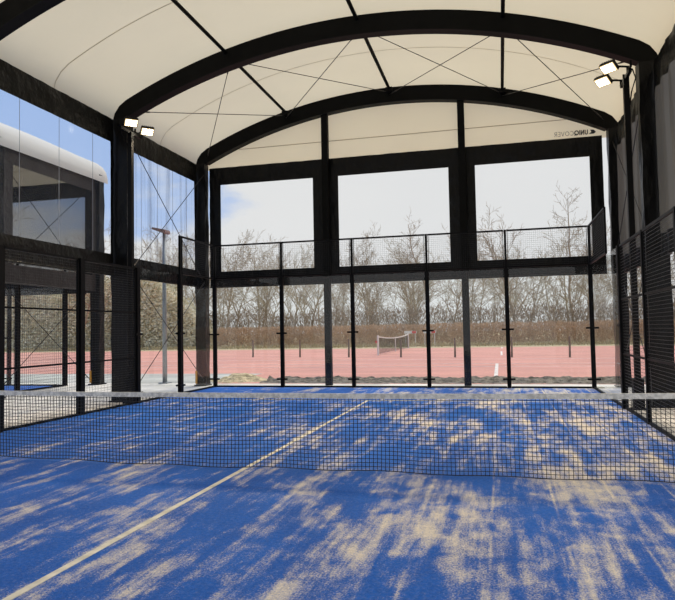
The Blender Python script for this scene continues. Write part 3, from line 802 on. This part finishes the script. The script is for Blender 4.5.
def tree_mesh(seed, h, tr, style='round'):
    rnd = random.Random(seed); m = MB()
    def grow(p, d, L_, r, lvl, segs):
        pts = [p.copy()]; rr = [r]; dirs = [d.copy()]
        for i in range(segs):
            wob = (.10, .22, .3, .35)[lvl]
            d = (d + Vector((rnd.gauss(0, wob), rnd.gauss(0, wob), rnd.gauss(0, wob*.6) + (.05, .10, .08, .05)[lvl]))).normalized()
            p = p + d*(L_/segs); pts.append(p.copy()); rr.append(max(.0135, r*(1-(i+1)/segs*.82))); dirs.append(d.copy())
        m.tube(pts, rr, (6, 4, 3, 3)[lvl], False)
        return pts, dirs, rr
    def kids(pts, dirs, rr, L_, lvl, n, start, spread, ratio):
        for k in range(n):
            t = start + (1-start)*(k+rnd.random())/n
            f = t*(len(pts)-1); i = min(int(f), len(pts)-2); u = f-i
            p = pts[i].lerp(pts[i+1], u); r = rr[i]*(1-u)+rr[i+1]*u
            d = dirs[i]; q = d.orthogonal().normalized(); q.rotate(Matrix.Rotation(rnd.uniform(0, 2*PI), 3, d))
            a = spread*rnd.uniform(.7, 1.25); nd = (d*math.cos(a) + q*math.sin(a)).normalized()
            yield p, nd, L_*ratio*rnd.uniform(.6, 1.15)*(1.15-.65*t if lvl == 1 else 1-.3*t), max(.011, r*.62)
    if style == 'round':
        tr_ = grow(Vector((0,0,-.05)), Vector((rnd.gauss(0,.05), rnd.gauss(0,.05), 1)), h*.86, tr, 0, 9)
        for a in kids(*tr_, h, 1, 15, .22, .75, .52):
            b1 = grow(*a, 1, 6)
            for b in kids(*b1, a[2], 2, 8, .2, .65, .5):
                b2 = grow(*b, 2, 4)
                for c in kids(*b2, b[2], 3, 5, .2, .6, .5): grow(*c, 3, 2)
    elif style == 'slim':
        tr_ = grow(Vector((0,0,-.05)), Vector((rnd.gauss(0,.04), rnd.gauss(0,.04), 1)), h*.95, tr, 0, 10)
        for a in kids(*tr_, h, 1, 16, .15, .5, .30):
            b1 = grow(*a, 1, 4)
            for b in kids(*b1, a[2], 2, 5, .2, .6, .5):
                b2 = grow(*b, 2, 3)
                for c in kids(*b2, b[2], 3, 3, .3, .6, .5): grow(*c, 3, 1)
    else:   # larch: straight leader, whorls of rising branches
        tr_ = grow(Vector((0,0,-.05)), Vector((0, 0, 1)), h, tr, 0, 12)
        for a in kids(*tr_, h, 1, 46, .22, 1.1, .27):
            a = (a[0], a[1], a[2], a[3]*.5)
            b1 = grow(*a, 1, 5)
            for b in kids(*b1, a[2], 2, 6, .15, .7, .4):
                grow(*b, 2, 2)
    return m
variants = {'round': [], 'slim': [], 'larch': []}
for i in range(5): variants['round'].append(tree_mesh(100+i, 12, .13).build('bare_tree', M['bark'] if i % 2 else M['bark_red']))
for i in range(4): variants['slim'].append(tree_mesh(200+i, 9, .075, 'slim').build('young_bare_tree', M['bark'] if i % 2 == 0 else M['bark_red']))
for i in range(1): variants['larch'].append(tree_mesh(300+i, 14.8, .15, 'larch').build('larch_tree', M['bark_red']))
used = set()
def plant(kind, i, x, y, s, rot, label, cat, group):
    src = variants[kind][i % len(variants[kind])]
    if src.name in used: o = src.copy(); COL.objects.link(o)
    else: o = src; used.add(src.name)
    o.location = (x, y, -.03); o.rotation_euler = (0, 0, rot); o.scale = (s, s, s)
    return tag(o, label, cat, group)
rnd = random.Random(77)
plant('larch', 0, 10.0, 61.5, 1.03, 0, 'tall straight bare larch rising highest on the grey curtained side', 'tree', 'trees standing out above the wood')
plant('larch', 0, -4.6, 60.5, .86, 2.2, 'narrow spiky bare tree rising above the middle of the wood', 'tree', 'trees standing out above the wood')
plant('round', 1, -19.2, 60, 1.06, .8, 'round crowned bare tree seen between the first gable post and the tennis net', 'tree', 'trees standing out above the wood')
plant('round', 2, 4.6, 60, 1.05, 1.9, 'broad bare tree with forked trunk beside the tall larch', 'tree', 'trees standing out above the wood')
plant('round', 3, 0.0, 66, .85, 3.9, 'bare tree with a curved forked trunk behind the red court line', 'tree', 'trees standing out above the wood')
taken = [(-29.5, 60, 3.2), (-36.5, 60, 3.2), (-24., 62, 3.), (-33, 67, 3.), (10.0, 61.5, 3.2), (-4.6, 60.5, 2.6), (-19.2, 60, 3.3), (4.6, 60, 3.3), (0.0, 66, 3.)]
def free(x, y, r):
    if all((x-a)**2+(y-b)**2 > (r+c)**2*1.05 for a, b, c in taken): taken.append((x, y, r)); return True
    return False
cnt = 0
for k in range(900):
    y = rnd.uniform(68, 104); x = rnd.uniform(-1.05, .55)*y
    s = rnd.uniform(.74, 1.0)*(y/66.)
    if cnt < 100 and free(x, y, 3.1*s):
        plant('round', k, x, y, s, rnd.uniform(0, 6.3), 'bare leafless grown tree in the wood behind the red court', 'tree', 'grown bare trees of the wood'); cnt += 1
cnt = 0
for k in range(2500):
    y = rnd.uniform(59, 88) if k % 3 else rnd.uniform(59, 64); x = rnd.uniform(-1.05, .55)*y
    s = rnd.uniform(.55, .95)*(y/62.)
    if cnt < 150 and free(x, y, 1.35*s):
        plant('slim', k, x, y, s, rnd.uniform(0, 6.3), 'slim young bare tree in the wood behind the red court', 'tree', 'slim bare trees of the wood'); cnt += 1
# trees nearer, beyond the neighbouring canopy
for k, (x, y, s) in enumerate(((-26, 33, .78), (-31, 30, .85), (-37, 36, .95), (-44, 38, .9), (-29.5, 60, 1.08), (-36.5, 60, 1.12), (-24, 62, 1.0), (-33, 67, 1.2))):
    plant('round', k+2, x, y, s, k*1.3, 'bare tree %s' % ['beyond the neighbouring canopy, the nearest of four', 'beyond the neighbouring canopy, second nearest of four', 'beyond the neighbouring canopy, third nearest of four', 'beyond the neighbouring canopy, the last of four', 'rising behind the lamp head over the olive thicket', 'in the thicket between neighbouring canopy and lamp post', 'where the olive thicket gives way to the hedge', 'deep behind the olive thicket, the tallest there'][k], 'tree', 'bare trees behind the neighbouring canopy')

# ------------------------------------------------------------------ sky, sun
wd = D.worlds.new('sky'); SC.world = wd; wd.use_nodes = True
N = wd.node_tree.nodes; L = wd.node_tree.links; N.clear()
wo = N.new('ShaderNodeOutputWorld'); bg = N.new('ShaderNodeBackground'); L.new(bg.outputs[0], wo.inputs[0])
tc = N.new('ShaderNodeTexCoord'); sp = N.new('ShaderNodeSeparateXYZ'); L.new(tc.outputs['Generated'], sp.inputs[0])
def mt(op, a, b, clamp=False):
    x = N.new('ShaderNodeMath'); x.operation = op; x.use_clamp = clamp
    for i, v in enumerate((a, b)):
        if isinstance(v, (int, float)): x.inputs[i].default_value = v
        else: L.new(v, x.inputs[i])
    return x.outputs[0]
mp = N.new('ShaderNodeMapping'); mp.inputs['Scale'].default_value = (1, 1, 2.2); L.new(tc.outputs['Generated'], mp.inputs[0])
n1 = N.new('ShaderNodeTexNoise'); n1.inputs['Scale'].default_value = 5.5; n1.inputs['Detail'].default_value = 6; n1.inputs['Roughness'].default_value = .55
L.new(mp.outputs[0], n1.inputs['Vector'])
# clouds: dense towards +x and low down, open blue high on the -x side
f = mt('ADD', mt('MULTIPLY', mt('ADD', sp.outputs[0], .33), 2.6), mt('MULTIPLY', mt('SUBTRACT', .235, sp.outputs[2]), 7.))
f = mt('ADD', f, mt('MULTIPLY', mt('SUBTRACT', n1.outputs[0], .42), 4.2))
f = mt('ADD', f, mt('MULTIPLY', mt('SUBTRACT', sp.outputs[2], .5, True), 8.))
cr = N.new('ShaderNodeMapRange'); cr.interpolation_type = 'SMOOTHSTEP'; cr.inputs['From Min'].default_value = -.45; cr.inputs['From Max'].default_value = .55
L.new(f, cr.inputs[0])
n2 = N.new('ShaderNodeTexNoise'); n2.inputs['Scale'].default_value = 2.2; n2.inputs['Detail'].default_value = 4; L.new(mp.outputs[0], n2.inputs['Vector'])
cc = N.new('ShaderNodeMixRGB'); cc.inputs[1].default_value = (.66, .68, .70, 1); cc.inputs[2].default_value = (.80, .80, .79, 1); L.new(n2.outputs[0], cc.inputs[0])
bl = N.new('ShaderNodeMixRGB'); bl.inputs[1].default_value = (.47, .60, .84, 1); bl.inputs[2].default_value = (.25, .40, .74, 1); L.new(mt('MULTIPLY', sp.outputs[2], 1.8, True), bl.inputs[0])
mx = N.new('ShaderNodeMixRGB'); L.new(cr.outputs[0], mx.inputs[0]); L.new(bl.outputs[0], mx.inputs[1]); L.new(cc.outputs[0], mx.inputs[2])
L.new(mx.outputs[0], bg.inputs[0]); bg.inputs[1].default_value = 1.05
sl = D.lights.new('sun', 'SUN'); sl.energy = 3.0; sl.angle = math.radians(22); sl.color = (1, .95, .86)
so = D.objects.new('sun', sl); COL.objects.link(so)
so.rotation_euler = Vector((-.05, -.50, -.86)).to_track_quat('-Z', 'Y').to_euler()

# ------------------------------------------------------------------ render look
SC.view_settings.view_transform = 'Standard'; SC.view_settings.look = 'None'
SC.view_settings.exposure = 0.0; SC.view_settings.gamma = 1; SC.view_settings.use_curve_mapping = False
cy = SC.cycles
cy.use_denoising = True
try: cy.denoiser = 'OPENIMAGEDENOISE'
except Exception: pass
cy.max_bounces = 10; cy.transparent_max_bounces = 24; cy.diffuse_bounces = 4; cy.glossy_bounces = 3; cy.sample_clamp_indirect = 6
